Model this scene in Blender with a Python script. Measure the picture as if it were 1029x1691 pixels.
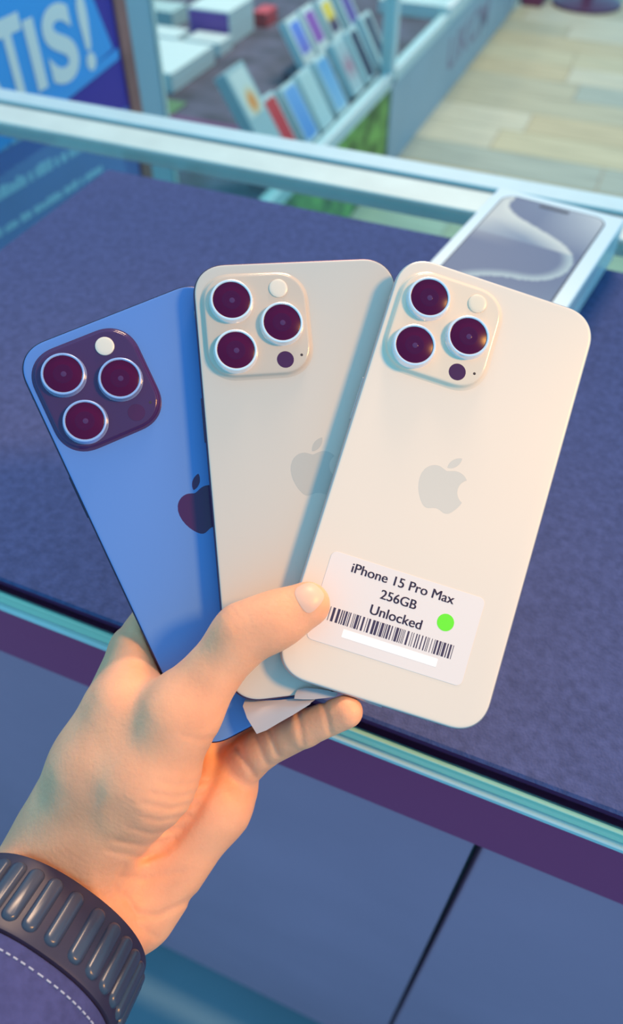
import bpy, bmesh, math, random
import numpy as np
from mathutils import Matrix, Vector
from mathutils.bvhtree import BVHTree

# ------------------------------------------------------------------ scene, camera, world, light
for o in list(bpy.data.objects):
    bpy.data.objects.remove(o)
sc = bpy.context.scene
COL = sc.collection
F, CX, CY, H = 1250.0, 514.5, 845.5, 0.31          # focal length in pixels (1029 x 1691), camera height over counter
TH = math.radians(48.3)                            # pitch below the horizon
cam_d = bpy.data.cameras.new('camera')
cam_d.sensor_fit = 'HORIZONTAL'; cam_d.sensor_width = 36.0; cam_d.lens = 36.0 * F / 1029.0
cam_d.clip_start = 0.01
cam_d.dof.use_dof = True; cam_d.dof.focus_distance = 0.268; cam_d.dof.aperture_fstop = 13.0
cam = bpy.data.objects.new('camera', cam_d); COL.objects.link(cam)
cam.location = (0, 0, H); cam.rotation_euler = (math.pi / 2 - TH, 0, 0)
sc.camera = cam
sc.view_settings.view_transform = 'Standard'; sc.view_settings.look = 'None'
sc.view_settings.gamma = 1.0; sc.view_settings.use_curve_mapping = False
sc.view_settings.exposure = 0.0
world = bpy.data.worlds.new('shop_ambience'); sc.world = world; world.use_nodes = True
bg = world.node_tree.nodes['Background']
bg.inputs[0].default_value = (0.22, 0.66, 0.96, 1); bg.inputs[1].default_value = 1.1
# warm ceiling spotlight aimed at the hand, added warm panel brightening the background
sp_d = bpy.data.lights.new('warm_spotlight', 'SPOT'); sp_d.energy = 152.0; sp_d.color = (1.0, 0.47, 0.10)
sp_d.spot_size = math.radians(17); sp_d.spot_blend = 0.55; sp_d.shadow_soft_size = 0.17
spot = bpy.data.objects.new('warm_spotlight', sp_d); COL.objects.link(spot)
SD = Vector((0.70, -0.18, 0.66)).normalized(); ST = Vector((0.0, 0.150, 0.085))
spot.location = ST + SD*1.8; spot.rotation_euler = SD.to_track_quat('Z', 'Y').to_euler()
cl_d = bpy.data.lights.new('added_ceiling_panel', 'AREA'); cl_d.shape = 'RECTANGLE'; cl_d.size = 1.4; cl_d.size_y = 0.7; cl_d.energy = 200.0; cl_d.color = (1.0, 0.66, 0.42)
cl = bpy.data.objects.new('added_ceiling_panel', cl_d); COL.objects.link(cl); cl.location = (0.7, 3.5, 3.0)
cl.rotation_euler = Vector((0.1, 0.2, 1.0)).to_track_quat('Z', 'Y').to_euler()
# ------------------------------------------------------------------ photo measuring helpers
AX = np.array([1., 0, 0]); FW = np.array([0, math.cos(TH), -math.sin(TH)]); UP = np.array([0, math.sin(TH), math.cos(TH)])
CAMP = np.array([0, 0, H])
ANG = math.radians(-22.6)
U = np.array([math.cos(ANG), math.sin(ANG), 0]); V = np.array([-math.sin(ANG), math.cos(ANG), 0]); Z = np.array([0, 0, 1.])
def ray(px, py): return AX * (px - CX) / F + FW - UP * (py - CY) / F
def at(px, py, d): return CAMP + ray(px, py) * d
def on_z(px, py, z):
    r = ray(px, py); return CAMP + r * (z - H) / r[2]
def on_v(px, py, v):
    r = ray(px, py); return CAMP + r * (v / (r @ V))
def on_u(px, py, u):
    r = ray(px, py); return CAMP + r * (u / (r @ U))
def uv(p): return float(p @ U), float(p @ V), float(p[2])
def W(u, v, z): return U * u + V * v + Z * z
def cv(p):                                          # camera millimetres (x right, y down, z forward) to world metres
    p = np.asarray(p, float) * 0.001
    return CAMP + AX * p[..., 0:1] - UP * p[..., 1:2] + FW * p[..., 2:3]
def frame(origin, ex, ey, ez):
    m = Matrix.Identity(4)
    for i in range(3):
        m[i][0], m[i][1], m[i][2], m[i][3] = ex[i], ey[i], ez[i], origin[i]
    return m
def ufr(u, v, z, turn=0.0):                         # frame standing on the shop's own axes
    a = ANG + turn
    return Matrix.Translation(Vector(W(u, v, z))) @ Matrix.Rotation(a, 4, 'Z')

# ------------------------------------------------------------------ materials
def lin(c):
    return tuple((x / 255 / 12.92) if x / 255 <= 0.04045 else ((x / 255 + 0.055) / 1.055) ** 2.4 for x in c)
MATS = {}
def mat(name, col, rough=0.5, metal=0.0, spec=0.5, var=0.0, scale=30.0, bump=0.0, bscale=200.0, sss=0.0, coat=0.0, emit=None, detail=4.0, stretch=None):
    if name in MATS: return MATS[name]
    m = bpy.data.materials.new(name); m.use_nodes = True
    nt = m.node_tree; b = nt.nodes['Principled BSDF']
    b.inputs['Base Color'].default_value = (*col, 1); b.inputs['Roughness'].default_value = rough
    b.inputs['Metallic'].default_value = metal; b.inputs['Specular IOR Level'].default_value = spec
    b.inputs['Coat Weight'].default_value = coat
    tc = nt.nodes.new('ShaderNodeTexCoord'); mp = nt.nodes.new('ShaderNodeMapping')
    nt.links.new(tc.outputs['Object'], mp.inputs[0])
    if stretch: mp.inputs['Scale'].default_value = stretch
    n = nt.nodes.new('ShaderNodeTexNoise'); n.inputs['Scale'].default_value = scale; n.inputs['Detail'].default_value = detail
    nt.links.new(mp.outputs[0], n.inputs['Vector'])
    r = nt.nodes.new('ShaderNodeValToRGB')
    r.color_ramp.elements[0].position = 0.3; r.color_ramp.elements[1].position = 0.7
    v = max(var, 0.004)
    r.color_ramp.elements[0].color = (*[max(0, c * (1 - v)) for c in col], 1)
    r.color_ramp.elements[1].color = (*[min(1, c * (1 + v)) for c in col], 1)
    nt.links.new(n.outputs['Fac'], r.inputs[0]); nt.links.new(r.outputs[0], b.inputs['Base Color'])
    if bump:
        n2 = nt.nodes.new('ShaderNodeTexNoise'); n2.inputs['Scale'].default_value = bscale; n2.inputs['Detail'].default_value = 3
        nt.links.new(mp.outputs[0], n2.inputs['Vector'])
        bp = nt.nodes.new('ShaderNodeBump'); bp.inputs['Strength'].default_value = bump; bp.inputs['Distance'].default_value = 0.0006
        nt.links.new(n2.outputs['Fac'], bp.inputs['Height']); nt.links.new(bp.outputs[0], b.inputs['Normal'])
    if sss:
        b.inputs['Subsurface Weight'].default_value = sss; b.inputs['Subsurface Radius'].default_value = (1.0, 0.35, 0.2)
        b.inputs['Subsurface Scale'].default_value = 0.006
    MATS[name] = m
    return m
def glass(name, tint, amount=1.0, rough=0.02):
    if name in MATS: return MATS[name]
    m = bpy.data.materials.new(name); m.use_nodes = True
    nt = m.node_tree; nt.nodes.remove(nt.nodes['Principled BSDF']); out = nt.nodes['Material Output']
    t = nt.nodes.new('ShaderNodeBsdfTransparent'); t.inputs[0].default_value = (*tint, 1)
    g = nt.nodes.new('ShaderNodeBsdfGlossy'); g.inputs['Roughness'].default_value = rough; g.inputs[0].default_value = (0.9, 0.95, 0.95, 1)
    fr = nt.nodes.new('ShaderNodeFresnel'); fr.inputs[0].default_value = 1.45
    mu = nt.nodes.new('ShaderNodeMath'); mu.operation = 'MULTIPLY'; mu.inputs[1].default_value = amount
    mx = nt.nodes.new('ShaderNodeMixShader')
    ge = nt.nodes.new('ShaderNodeNewGeometry'); iv = nt.nodes.new('ShaderNodeMath'); iv.operation = 'SUBTRACT'; iv.inputs[0].default_value = 1.0
    m2 = nt.nodes.new('ShaderNodeMath'); m2.operation = 'MULTIPLY'
    nt.links.new(ge.outputs['Backfacing'], iv.inputs[1]); nt.links.new(iv.outputs[0], m2.inputs[1]); nt.links.new(mu.outputs[0], m2.inputs[0])
    nt.links.new(fr.outputs[0], mu.inputs[0]); nt.links.new(m2.outputs[0], mx.inputs[0])
    nt.links.new(t.outputs[0], mx.inputs[1]); nt.links.new(g.outputs[0], mx.inputs[2]); nt.links.new(mx.outputs[0], out.inputs[0])
    MATS[name] = m
    return m
def attr_mat(name, rough=0.3, spec=0.5, coat=0.0):   # flat print: colour stored on the printed sheet
    if name in MATS: return MATS[name]
    m = bpy.data.materials.new(name); m.use_nodes = True
    nt = m.node_tree; b = nt.nodes['Principled BSDF']; a = nt.nodes.new('ShaderNodeVertexColor'); a.layer_name = 'print'
    nt.links.new(a.outputs[0], b.inputs['Base Color']); b.inputs['Roughness'].default_value = rough
    b.inputs['Specular IOR Level'].default_value = spec; b.inputs['Coat Weight'].default_value = coat
    MATS[name] = m
    return m

# ------------------------------------------------------------------ mesh helpers
def link(name, verts, faces, material, parent=None, matrix=None, smooth=False, sharp=None):
    me = bpy.data.meshes.new(name)
    me.from_pydata([tuple(map(float, v)) for v in verts], [], [tuple(int(i) for i in f) for f in faces]); me.update()
    if smooth:
        me.polygons.foreach_set('use_smooth', [True] * len(me.polygons))
        if sharp is not None: me.set_sharp_from_angle(angle=math.radians(sharp))
    me.materials.append(material)
    return link_me(name, me, parent, matrix)
def link_me(name, me, parent=None, matrix=None):
    o = bpy.data.objects.new(name, me); COL.objects.link(o)
    if parent is not None: o.parent = parent
    if matrix is not None: o.matrix_local = matrix
    return o
def tag(o, label, cat, group=None, kind=None):
    o['label'] = label; o['category'] = cat
    if group: o['group'] = group
    if kind: o['kind'] = kind
    return o
def struct(o):
    o['kind'] = 'structure'; return o
def thing(name, label, cat, matrix, group=None):
    o = bpy.data.objects.new(name, None); COL.objects.link(o); o.empty_display_size = 0.02
    o.matrix_world = matrix
    return tag(o, label, cat, group)
class Shape:
    def __init__(s): s.v = []; s.f = []
    def add(s, v, f):
        k = len(s.v); s.v += [tuple(x) for x in v]; s.f += [tuple(i + k for i in q) for q in f]; return s
    def box(s, x0, x1, y0, y1, z0, z1):
        return s.add([(x0,y0,z0),(x1,y0,z0),(x1,y1,z0),(x0,y1,z0),(x0,y0,z1),(x1,y0,z1),(x1,y1,z1),(x0,y1,z1)],
                     [(3,2,1,0),(4,5,6,7),(0,1,5,4),(1,2,6,5),(2,3,7,6),(3,0,4,7)])
    def loft(s, rings):                             # rings of equal length, capped
        n = len(rings[0]); v = [p for r in rings for p in r]; f = []
        for k in range(len(rings) - 1):
            for i in range(n):
                j = (i + 1) % n; f.append((k*n+i, k*n+j, (k+1)*n+j, (k+1)*n+i))
        f.append(tuple(reversed(range(n)))); f.append(tuple((len(rings)-1)*n + i for i in range(n)))
        return s.add(v, f)
    def lathe(s, prof, n=32, c=(0, 0)):
        return s.loft([[(c[0] + r*math.cos(2*math.pi*i/n), c[1] + r*math.sin(2*math.pi*i/n), z) for i in range(n)] for r, z in prof])
    def ob(s, name, material, parent=None, matrix=None, smooth=False, sharp=35):
        return link(name, s.v, s.f, material, parent, matrix, smooth, sharp)
def rrect(x0, x1, y0, y1, r, n=8, power=2.0):
    pts = []
    for cx, cy, a0 in ((x1-r, y1-r, 0), (x0+r, y1-r, 90), (x0+r, y0+r, 180), (x1-r, y0+r, 270)):
        for i in range(n + 1):
            a = math.radians(a0 + 90 * i / n); c, q = math.cos(a), math.sin(a)
            pts.append((cx + r*math.copysign(abs(c)**(2/power), c), cy + r*math.copysign(abs(q)**(2/power), q)))
    return pts
def rloft(x0, x1, y0, y1, r, prof, n=8, power=2.0):  # prof: (inset, z)
    return Shape().loft([[(x, y, z) for x, y in rrect(x0+i, x1-i, y0+i, y1-i, max(r-i, 0.0002), n, power)] for i, z in prof])
def bevbox(x0, x1, y0, y1, z0, z1, b=0.001):
    return rloft(x0, x1, y0, y1, b*1.5, [(b, z0), (0, z0+b), (0, z1-b), (b, z1)], n=2)
def extrude(poly, z0, z1):
    return Shape().loft([[(x, y, z0) for x, y in poly], [(x, y, z1) for x, y in poly]])
def text_mesh(body, size, bold=0.0, depth=0.0001, spacing=1.0):
    cu = bpy.data.curves.new('lettering', 'FONT'); cu.body = body; cu.size = size; cu.offset = bold; cu.extrude = depth; cu.space_character = spacing
    o = bpy.data.objects.new('lettering', cu); COL.objects.link(o)
    dg = bpy.context.evaluated_depsgraph_get(); dg.update()
    me = bpy.data.meshes.new_from_object(o.evaluated_get(dg)); bpy.data.objects.remove(o)
    return me
def text_fit(name, body, x0, x1, base, cap, material, parent, z, bold=0.0, shear=0.0, fat=0.0):
    me = text_mesh(body, 1.0, bold)
    co = np.zeros(len(me.vertices)*3); me.vertices.foreach_get('co', co); co = co.reshape(-1, 3)
    lo, hi = co.min(0), co.max(0)
    caps = text_mesh('H', 1.0, 0); hc = max(v.co.y for v in caps.vertices)
    co[:, 0] = x0 + (co[:, 0]-lo[0])/(hi[0]-lo[0])*(x1-x0)
    co[:, 1] = base + co[:, 1]/hc*cap
    co[:, 0] += (co[:, 1]-base)*shear
    co[:, 2] = z + (co[:, 2] > 0)*0.00006
    if fat:
        fc = [tuple(p.vertices) for p in me.polygons]; n = len(co)
        return link(name, np.vstack([co + np.array([d*fat, 0, abs(d)*2e-6]) for d in (-1, 0, 1)]), [tuple(i+k*n for i in q) for k in range(3) for q in fc], material, parent)
    me.vertices.foreach_set('co', co.ravel()); me.update(); me.materials.clear(); me.materials.append(material); me.name = name
    return link_me(name, me, parent)

# ------------------------------------------------------------------ palette
M_white = mat('white_lacquer', (0.86, 0.84, 0.80), 0.35)
M_alu = mat('pale_aluminium', (0.52, 0.66, 0.68), 0.35, 0.0, 0.6, var=0.03, scale=40)
M_cream = mat('cream_edge_trim', (0.62, 0.68, 0.62), 0.4, var=0.06, scale=25)
M_groove = mat('dark_groove', (0.10, 0.16, 0.18), 0.6)
M_mat = mat('woven_dark_mat', (0.070, 0.084, 0.205), 0.9, spec=0.15, var=0.18, scale=260, bump=0.9, bscale=900)
M_matside = mat('mat_rubber_edge', (0.075, 0.018, 0.07), 0.9, spec=0.1)
M_door = mat('slate_laminate', (0.46, 0.22, 0.33), 0.42, var=0.06, scale=6)
M_apron = mat('dark_plum_rail', (0.34, 0.035, 0.13), 0.55)
M_glass_top = glass('counter_glass', (0.84, 0.95, 0.95), 0.5)
M_glass_edge = mat('green_glass_edge', (0.42, 0.66, 0.50), 0.15, spec=0.6)
M_glass = glass('cabinet_glass', (0.86, 0.96, 0.97), 0.25)
M_case = mat('cabinet_grey_floor', (0.078, 0.070, 0.115), 0.7, var=0.5, scale=9)
M_panel = mat('panel_pale_blue', (0.32, 0.42, 0.50), 0.5, var=0.05, scale=3)
M_post = mat('post_grey_paint', (0.29, 0.44, 0.53), 0.5)
M_brown = mat('brown_wood_strip', (0.36, 0.14, 0.12), 0.6, var=0.2, scale=20)

# ------------------------------------------------------------------ the setting: floor with planks
FLOOR = -0.95
fl = struct(Shape().box(-2.4, 2.6, -1.2, 7.0, -0.03, -0.004).ob('floor', mat('floor_screed', (0.30, 0.28, 0.22), 0.8), None, ufr(0, 0, FLOOR)))
(Shape().box(-2.4, 2.6, -1.2, 0.18, -0.004, 0.0).ob('vinyl_sheet', mat('staff_side_vinyl', (0.13, 0.21, 0.28), 0.6, var=0.1, scale=4), fl))
tones = [(0.38, 0.40, 0.28), (0.33, 0.36, 0.27), (0.40, 0.44, 0.35), (0.27, 0.34, 0.30), (0.37, 0.37, 0.25)]
M_pl = [mat('plank_%s' % n, c, 0.55, spec=0.3, var=0.16, scale=5, stretch=(0.6, 7, 1), detail=6) for n, c in zip(('sand', 'oak', 'pale', 'grey', 'tan'), tones)]
rng = random.Random(4)
PW, PL = 0.205, 1.25
plank_me = {}
joints = {}
for q in ((940, 52), (945, 106), (878, 195), (815, 290)):
    a = uv(on_z(q[0], q[1], FLOOR)); joints[int(math.floor((a[1]-0.80)/PW))] = a[0]
for r in range(28):
    v0 = 0.80 + r*PW
    off = joints.get(r, rng.uniform(-0.8, 0.4))
    for k in range(-2, 3):
        a, b = off + k*PL, off + (k+1)*PL
        a, b = max(a, -0.83), min(b, 2.4)
        if b - a < 0.08: continue
        ln = round(b - a, 3); mi = rng.randrange(5)
        if (ln, mi) not in plank_me:
            s = bevbox(0, ln-0.004, 0, PW-0.004, -0.006, 0.0, 0.0015)
            o = s.ob('plank', M_pl[mi], fl, Matrix.Translation((a, v0, 0))); plank_me[(ln, mi)] = o.data
        else:
            link_me('plank', plank_me[(ln, mi)], fl, Matrix.Translation((a, v0, 0)))

# ------------------------------------------------------------------ glass display counter (the one the mat lies on)
VF, VB, UL, UR = 0.1445, 0.690, -1.15, 1.10
counter = thing('display_counter', 'glass topped shop counter with pale metal rims, under the dark mat', 'counter', ufr(0, 0, FLOOR))
TOP = -FLOOR
bevbox(UL, UR, VF, 0.617, TOP-0.008, TOP, 0.0008).ob('glass_top', M_glass_top, counter)
bevbox(UL, UR, VF-0.0006, VF+0.0014, TOP-0.0078, TOP-0.0004, 0.0003).ob('glass_edge', M_glass_edge, counter)
bevbox(UL, UR, VF-0.0030, VF+0.006, TOP-0.0118, TOP-0.0082, 0.0006).ob('front_trim', M_alu, counter)
bevbox(UL, UR, 0.618, 0.656, TOP-0.012, TOP+0.0025, 0.001).ob('back_rail', M_cream, counter)
bevbox(UL, UR, 0.656, 0.664, TOP-0.012, TOP+0.0002, 0.0003).ob('rail_groove', M_groove, counter)
bevbox(UL, UR, 0.664, 0.6905, TOP-0.012, TOP+0.0035, 0.001).ob('back_rail', M_alu, counter)
bevbox(UL, UR, 0.1475, 0.166, TOP-0.079, TOP-0.0122, 0.0006).ob('apron', M_apron, counter)
for a, b in ((-1.145, 0.0265), (0.0305, 1.095)):
    d = bevbox(a, b, 0.1495, 0.168, 0.09, TOP-0.081, 0.0012).ob('door', M_door, counter)
bevbox(UL, UR, 0.19, 0.68, 0.06, 0.09, 0.002).ob('bottom_board', M_door, counter)
bevbox(UL+0.03, UR-0.03, 0.20, 0.66, 0.0, 0.06, 0.002).ob('plinth', M_apron, counter)
for a in (UL, UR-0.02):
    bevbox(a, a+0.02, 0.169, 0.68, 0.09, TOP-0.0122, 0.001).ob('end_panel', M_door, counter)
bevbox(UL+0.02, UR-0.02, 0.682, 0.688, 0.09, TOP-0.0122, 0.0005).ob('back_pane', M_glass, counter)
bevbox(0.005, 0.052, 0.1685, 0.188, 0.09, TOP-0.081, 0.001).ob('seam_shade_strip', M_groove, counter)  # dark strip added behind the door gap, standing in for its shade
# mat
mt = rloft(-0.434, 0.95, 0.1490, 0.563, 0.004, [(0.0006, 0.0002), (0, 0.001), (0, 0.0045), (0.0012, 0.0058)], n=4).ob('counter_mat', M_mat, None, ufr(0, 0, 0))
mt.data.materials.append(M_matside)
for p in mt.data.polygons:
    if abs(p.normal.z) < 0.3: p.material_index = 1
tag(mt, 'large dark blue woven pad lying on the glass counter', 'counter mat')

# ------------------------------------------------------------------ long display cabinet along the aisle
UC = -0.83; ZP = -0.636
cab = thing('display_cabinet', 'long low glass display cabinet with pale frame along the aisle, behind the counter', 'cabinet', ufr(0, 0, FLOOR))
zp = ZP - FLOOR
M_green = mat('leafy_green_print', (0.16, 0.30, 0.06), 0.6, var=0.9, scale=14)
bevbox(UC-0.03, UC, 0.74, 1.20, 0.0, zp-0.02, 0.002).ob('plinth_panel', M_panel, cab)
g = bevbox(UC-0.03, UC, 1.28, 2.70, 0.0, zp-0.02, 0.002).ob('plinth_panel', M_green, cab); g['label'] = 'green leafy printed plinth panel'
pp = bevbox(UC-0.03, UC+0.004, 2.71, 4.83, 0.0, zp-0.02, 0.002).ob('plinth_panel', M_panel, cab); pp['label'] = 'pale plinth panel with grey lettering'
bevbox(UC-0.03, UC+0.006, 1.28, 2.69, zp-0.02, zp+0.022, 0.002).ob('bottom_rail', M_alu, cab)
bevbox(UC-0.03, UC+0.006, 2.74, 4.83, zp-0.02, zp+0.022, 0.002).ob('bottom_rail', M_alu, cab)
p1 = bevbox(UC-0.045, UC+0.004, 1.20, 1.275, 0.0, 1.35, 0.003).ob('post', M_post, cab)
bevbox(UC-0.03, UC+0.006, 1.275, 1.285, 0.0, 1.35, 0.001).ob('post_edge_strip', M_cream, cab)
bevbox(UC-0.03, UC+0.007, 1.168, 1.1995, 0.0, 1.35, 0.001).ob('wood_strip', M_brown, cab)
bevbox(UC-0.04, UC+0.004, 2.692, 2.735, zp, 1.35, 0.003).ob('post', M_alu, cab)
bevbox(UC-0.05, UC+0.008, 4.832, 4.90, 0.0, 1.35, 0.003).ob('post', M_alu, cab)
bevbox(UC-0.012, UC-0.006, 1.286, 2.691, zp+0.0222, 1.33, 0.0005).ob('glass_pane', M_glass, cab)
bevbox(UC-0.012, UC-0.006, 2.7355, 4.831, zp+0.0222, 1.33, 0.0005).ob('glass_pane', M_glass, cab)
bevbox(-2.30, UC-0.05, 0.76, 4.85, zp-0.03, zp, 0.002).ob('shelf', M_case, cab)
bevbox(-2.33, -2.301, 0.74, 4.88, 0.0, 0.62, 0.002).ob('back_panel', mat('cabinet_back', (0.30, 0.28, 0.30), 0.7), cab)
bevbox(-2.30, UC-0.05, 4.852, 4.88, 0.0, 0.62, 0.002).ob('end_panel', M_panel, cab)
bevbox(UC-0.04, UC+0.006, 0.74, 4.90, 1.352, 1.38, 0.002).ob('top_rail', M_alu, cab)
# low inner frame strip and dark felt in the near bay
bevbox(UC-0.60, UC-0.22, 1.93, 1.99, zp+0.0002, zp+0.012, 0.002).ob('shelf_strip', M_panel, cab)
# plinth lettering, stands on the panel face (reads along the aisle)
def wall_frame(u, v, z):                            # x runs along +V, y up, z towards +U
    return frame(W(u, v, z), V, Z, U)
lt = text_fit('lettering', 'UKCM', 0.0, 0.70, 0.0, 0.12, mat('lettering_grey', (0.24, 0.20, 0.30), 0.5), pp, 0.0, 0.02)
lt.matrix_world = wall_frame(UC+0.0042, 3.47, -0.845)

# ------------------------------------------------------------------ poster in the first bay
po = thing('poster', 'blue and violet sale poster with large white capital letters, left of the post', 'poster', wall_frame(UC-0.003, 0.745, -0.60))
M_violet = mat('poster_violet', (0.045, 0.015, 0.34), 0.4)
M_sky = mat('poster_sky_blue', (0.055, 0.38, 0.86), 0.4)
M_dblue = mat('poster_blue', (0.12, 0.17, 0.46), 0.4, var=0.12, scale=5)
M_lett = mat('poster_white', (0.95, 0.88, 0.82), 0.45)
M_ptext = mat('poster_pale_text', (0.45, 0.62, 0.74), 0.45)
def PV(v, z): return (v-0.745, z+0.60)
bevbox(0, 0.4225, 0.0, 0.78, 0.0, 0.006, 0.0008).ob('backing_sheet', M_violet, po)
def pw(poly, z0, z1, name, m, par=po):
    return extrude([PV(*q) for q in poly], z0, z1).ob(name, m, par)
pw([(0.746, -0.598), (1.164, -0.598), (1.164, -0.20), (0.746, -0.128)], 0.0058, 0.0068, 'lower_field', M_dblue)
pw([(0.746, -0.126), (1.0, -0.126), (1.147, -0.106), (1.118, -0.030), (1.106, 0.10), (0.746, 0.13)], 0.0062, 0.0072, 'sky_field', M_sky)
pw([(0.746, -0.155), (0.98, -0.139), (1.158, -0.124), (1.160, -0.109), (1.0, -0.121), (0.746, -0.127)], 0.0066, 0.0078, 'underline', M_sky)
cap = 0.088
for ch, v0, v1, zb in (('G', 0.60, 0.665, -0.072), ('R', 0.68, 0.735, -0.080), ('A', 0.812, 0.880, -0.094), ('T', 0.880, 0.944, -0.099), ('I', 0.948, 0.971, -0.107), ('S', 0.985, 1.056, -0.110), ('!', 1.072, 1.096, -0.113)):
    if v1 < 0.75: continue
    a, b = PV(v0, zb)[0], PV(v1, zb)[0]
    text_fit('letter', ch, a, b, PV(v0, zb)[1], cap*1.02, M_lett, po, 0.0079, 0.036 if ch != 'I' else 0.0, 0.0)
rng = random.Random(8)
for (va, vb, zz, hh) in ((0.76, 0.95, -0.146, 0.012), (0.75, 1.075, -0.205, 0.016), (0.75, 1.06, -0.252, 0.011)):
    s = Shape(); x = va
    while x < vb - 0.01:
        w = rng.uniform(0.006, 0.013)
        a = PV(x, zz - (x-va)*0.05); h2 = hh*rng.uniform(0.75, 1.1)
        s.box(a[0], a[0]+w, a[1], a[1]+h2, 0.0066, 0.0074); x += w + rng.choice((0.0022, 0.0022, 0.0022, 0.008))
    s.ob('small_print', M_ptext, po)['kind'] = 'stuff'

# ------------------------------------------------------------------ things on show in the cabinet
def print_grid(name, nx, ny, x0, x1, y0, y1, r, colfn, parent, z, thick=0.0003):
    # rounded printed sheet with a colour per point (flat print)
    m = attr_mat('printed_sheet', 0.5, 0.3)
    xs = np.linspace(-1, 1, nx); ys = np.linspace(-1, 1, ny); v = []; f = []; cols = []
    w, h = (x1-x0)/2, (y1-y0)/2; cx, cy = (x0+x1)/2, (y0+y1)/2
    for yy in ys:
        for xx in xs:
            X, Y = xx*w, yy*h
            ax, ay = abs(X)-(w-r), abs(Y)-(h-r)
            if ax > 0 and ay > 0:                    # pull the square corner in to the rounded one
                m_ = max(ax, ay); d = math.hypot(ax, ay); k = m_/d
                X = math.copysign(w-r+ax*k, X); Y = math.copysign(h-r+ay*k, Y)
            v.append((cx+X, cy+Y, z)); cols.append(colfn((xx+1)/2, (yy+1)/2))
    for j in range(ny-1):
        for i in range(nx-1):
            a = j*nx+i; f.append((a, a+1, a+nx+1, a+nx))
    o = link(name, v, f, m, parent)
    ca = o.data.color_attributes.new('print', 'FLOAT_COLOR', 'POINT')
    ca.data.foreach_set('color', np.array([(*c, 1) for c in cols], float).ravel())
    return o
def mixc(a, b, t):
    t = max(0, min(1, t)); return tuple(x*(1-t)+y*t for x, y in zip(a, b))
M_box = mat('box_white_card', (0.62, 0.70, 0.70), 0.4)
LEAN = math.radians(31)
def standing_box(v, u, z, label, printer, w=0.088, h=0.165, t=0.03, tint=None, group='phone boxes standing in the cabinet'):
    ey = -math.sin(LEAN)*U + math.cos(LEAN)*Z; ez = math.cos(LEAN)*U + math.sin(LEAN)*Z
    b = thing('phone_box', label, 'box', frame(W(u, v, z), V, ey, ez), group)
    bevbox(-w/2, w/2, 0, h, -t, 0, 0.0012).ob('box_body', tint or M_box, b)
    printer(b, w, h)
    return b
def pr(colfn, x0=0.14, x1=0.86, y0=0.08, y1=0.93, r=0.010):
    return lambda b, w, h: print_grid('front_print', 9, 15, -w/2+w*x0, -w/2+w*x1, h*y0, h*y1, r, colfn, b, 0.0004)
wht = (0.8, 0.78, 0.75)
def c_orange(x, y):
    d = math.hypot((x-0.55)*1.0, (y-0.28)*1.1)
    return mixc((0.95, 0.28, 0.06), mixc((0.85, 0.6, 0.3), (0.72, 0.70, 0.66), (d-0.2)*4), (d-0.12)*5)
def flat(c, c2=None): return lambda x, y: mixc(c, c2 or c, y)
ZS = ZP + 0.0165
M_greybox = mat('box_grey_card', (0.42, 0.50, 0.52), 0.5)
ho = 0.24; ao = uv(on_v(407, 152, 1.85)); zo = ao[2] - 0.735*ho*math.cos(LEAN); uo = ao[0] + 0.735*ho*math.sin(LEAN)
bevbox(uo-0.07, uo+0.012, 1.79, 1.91, 0.0, zo-ZP-0.0178, 0.002).ob('shelf_riser', M_case, cab, Matrix.Translation((0, 0, zp)))
standing_box(1.85, uo, zo, 'tall grey box with orange burst on its upper front, nearest of the standing boxes', pr(c_orange, 0.12, 0.90, 0.50, 0.96, 0.006), 0.105, ho, 0.035, M_greybox)
rowv = [((464, 207), 'standing white box with a red phone printed on it', flat((0.62, 0.035, 0.05), (0.68, 0.05, 0.06))),
        ((497, 190), 'standing box with a mid blue phone back, beside the red one', flat((0.13, 0.28, 0.62), (0.20, 0.38, 0.72))),
        ((531, 164), 'standing box with a pale white phone printed on it', flat((0.50, 0.60, 0.62), (0.54, 0.62, 0.62))),
        ((556, 140), 'standing box with a light sky blue phone printed on it', flat((0.28, 0.46, 0.66), (0.16, 0.36, 0.66))),
        ((577, 109), 'standing box with a faded pink phone printed on it', lambda x, y: mixc((0.50, 0.54, 0.56), (0.52, 0.25, 0.32), 1-abs(y-0.5)*3)),
        ((598, 90), 'standing white box with a narrow dark slate phone, left of the last one', flat((0.035, 0.03, 0.085))),
        ((620, 64), 'standing white box with a dark slate phone, closest to the cabinet post', flat((0.035, 0.03, 0.085)))]
pv = 1.9
for q, lab, fn in rowv:
    dark = 'slate' in lab; h_ = 0.165
    a = uv(on_z(q[0], q[1], ZS + h_/2*math.cos(LEAN)))
    pv = max(a[1], pv + 0.104)
    standing_box(pv, max(-0.90, min(-0.868, a[0] + h_/2*math.sin(LEAN))), ZS, lab, pr(fn, 0.22 if dark else 0.07, 0.84 if dark else 0.93, 0.07, 0.94))
up = [((497, 70), 'upper box with a small blue phone print, leftmost of the upper row', lambda x, y: mixc((0.20, 0.18, 0.62), (0.12, 0.25, 0.75), y)),
      ((520, 38), 'upper box with a violet phone print, second of the upper row', flat((0.30, 0.10, 0.45))),
      ((547, 25), 'upper box printed half yellow and half black', lambda x, y: mixc((0.08, 0.05, 0.12), (0.85, 0.62, 0.08), (y-0.35)*6)),
      ((577, 3), 'upper box with a deep indigo phone print, nearest the cabinet post', flat((0.14, 0.08, 0.34)))]
for k, it in enumerate(up):
    v = 2.60 + 0.12*k; a = uv(on_v(it[0][0], it[0][1], v)); h_ = 0.15
    standing_box(v, a[0] + h_*0.55*math.sin(LEAN), -0.585, it[1], pr(it[2], 0.14, 0.86, 0.24, 0.88, 0.006), 0.100, h_, 0.03, None, 'upper row of phone boxes in the cabinet')
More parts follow.
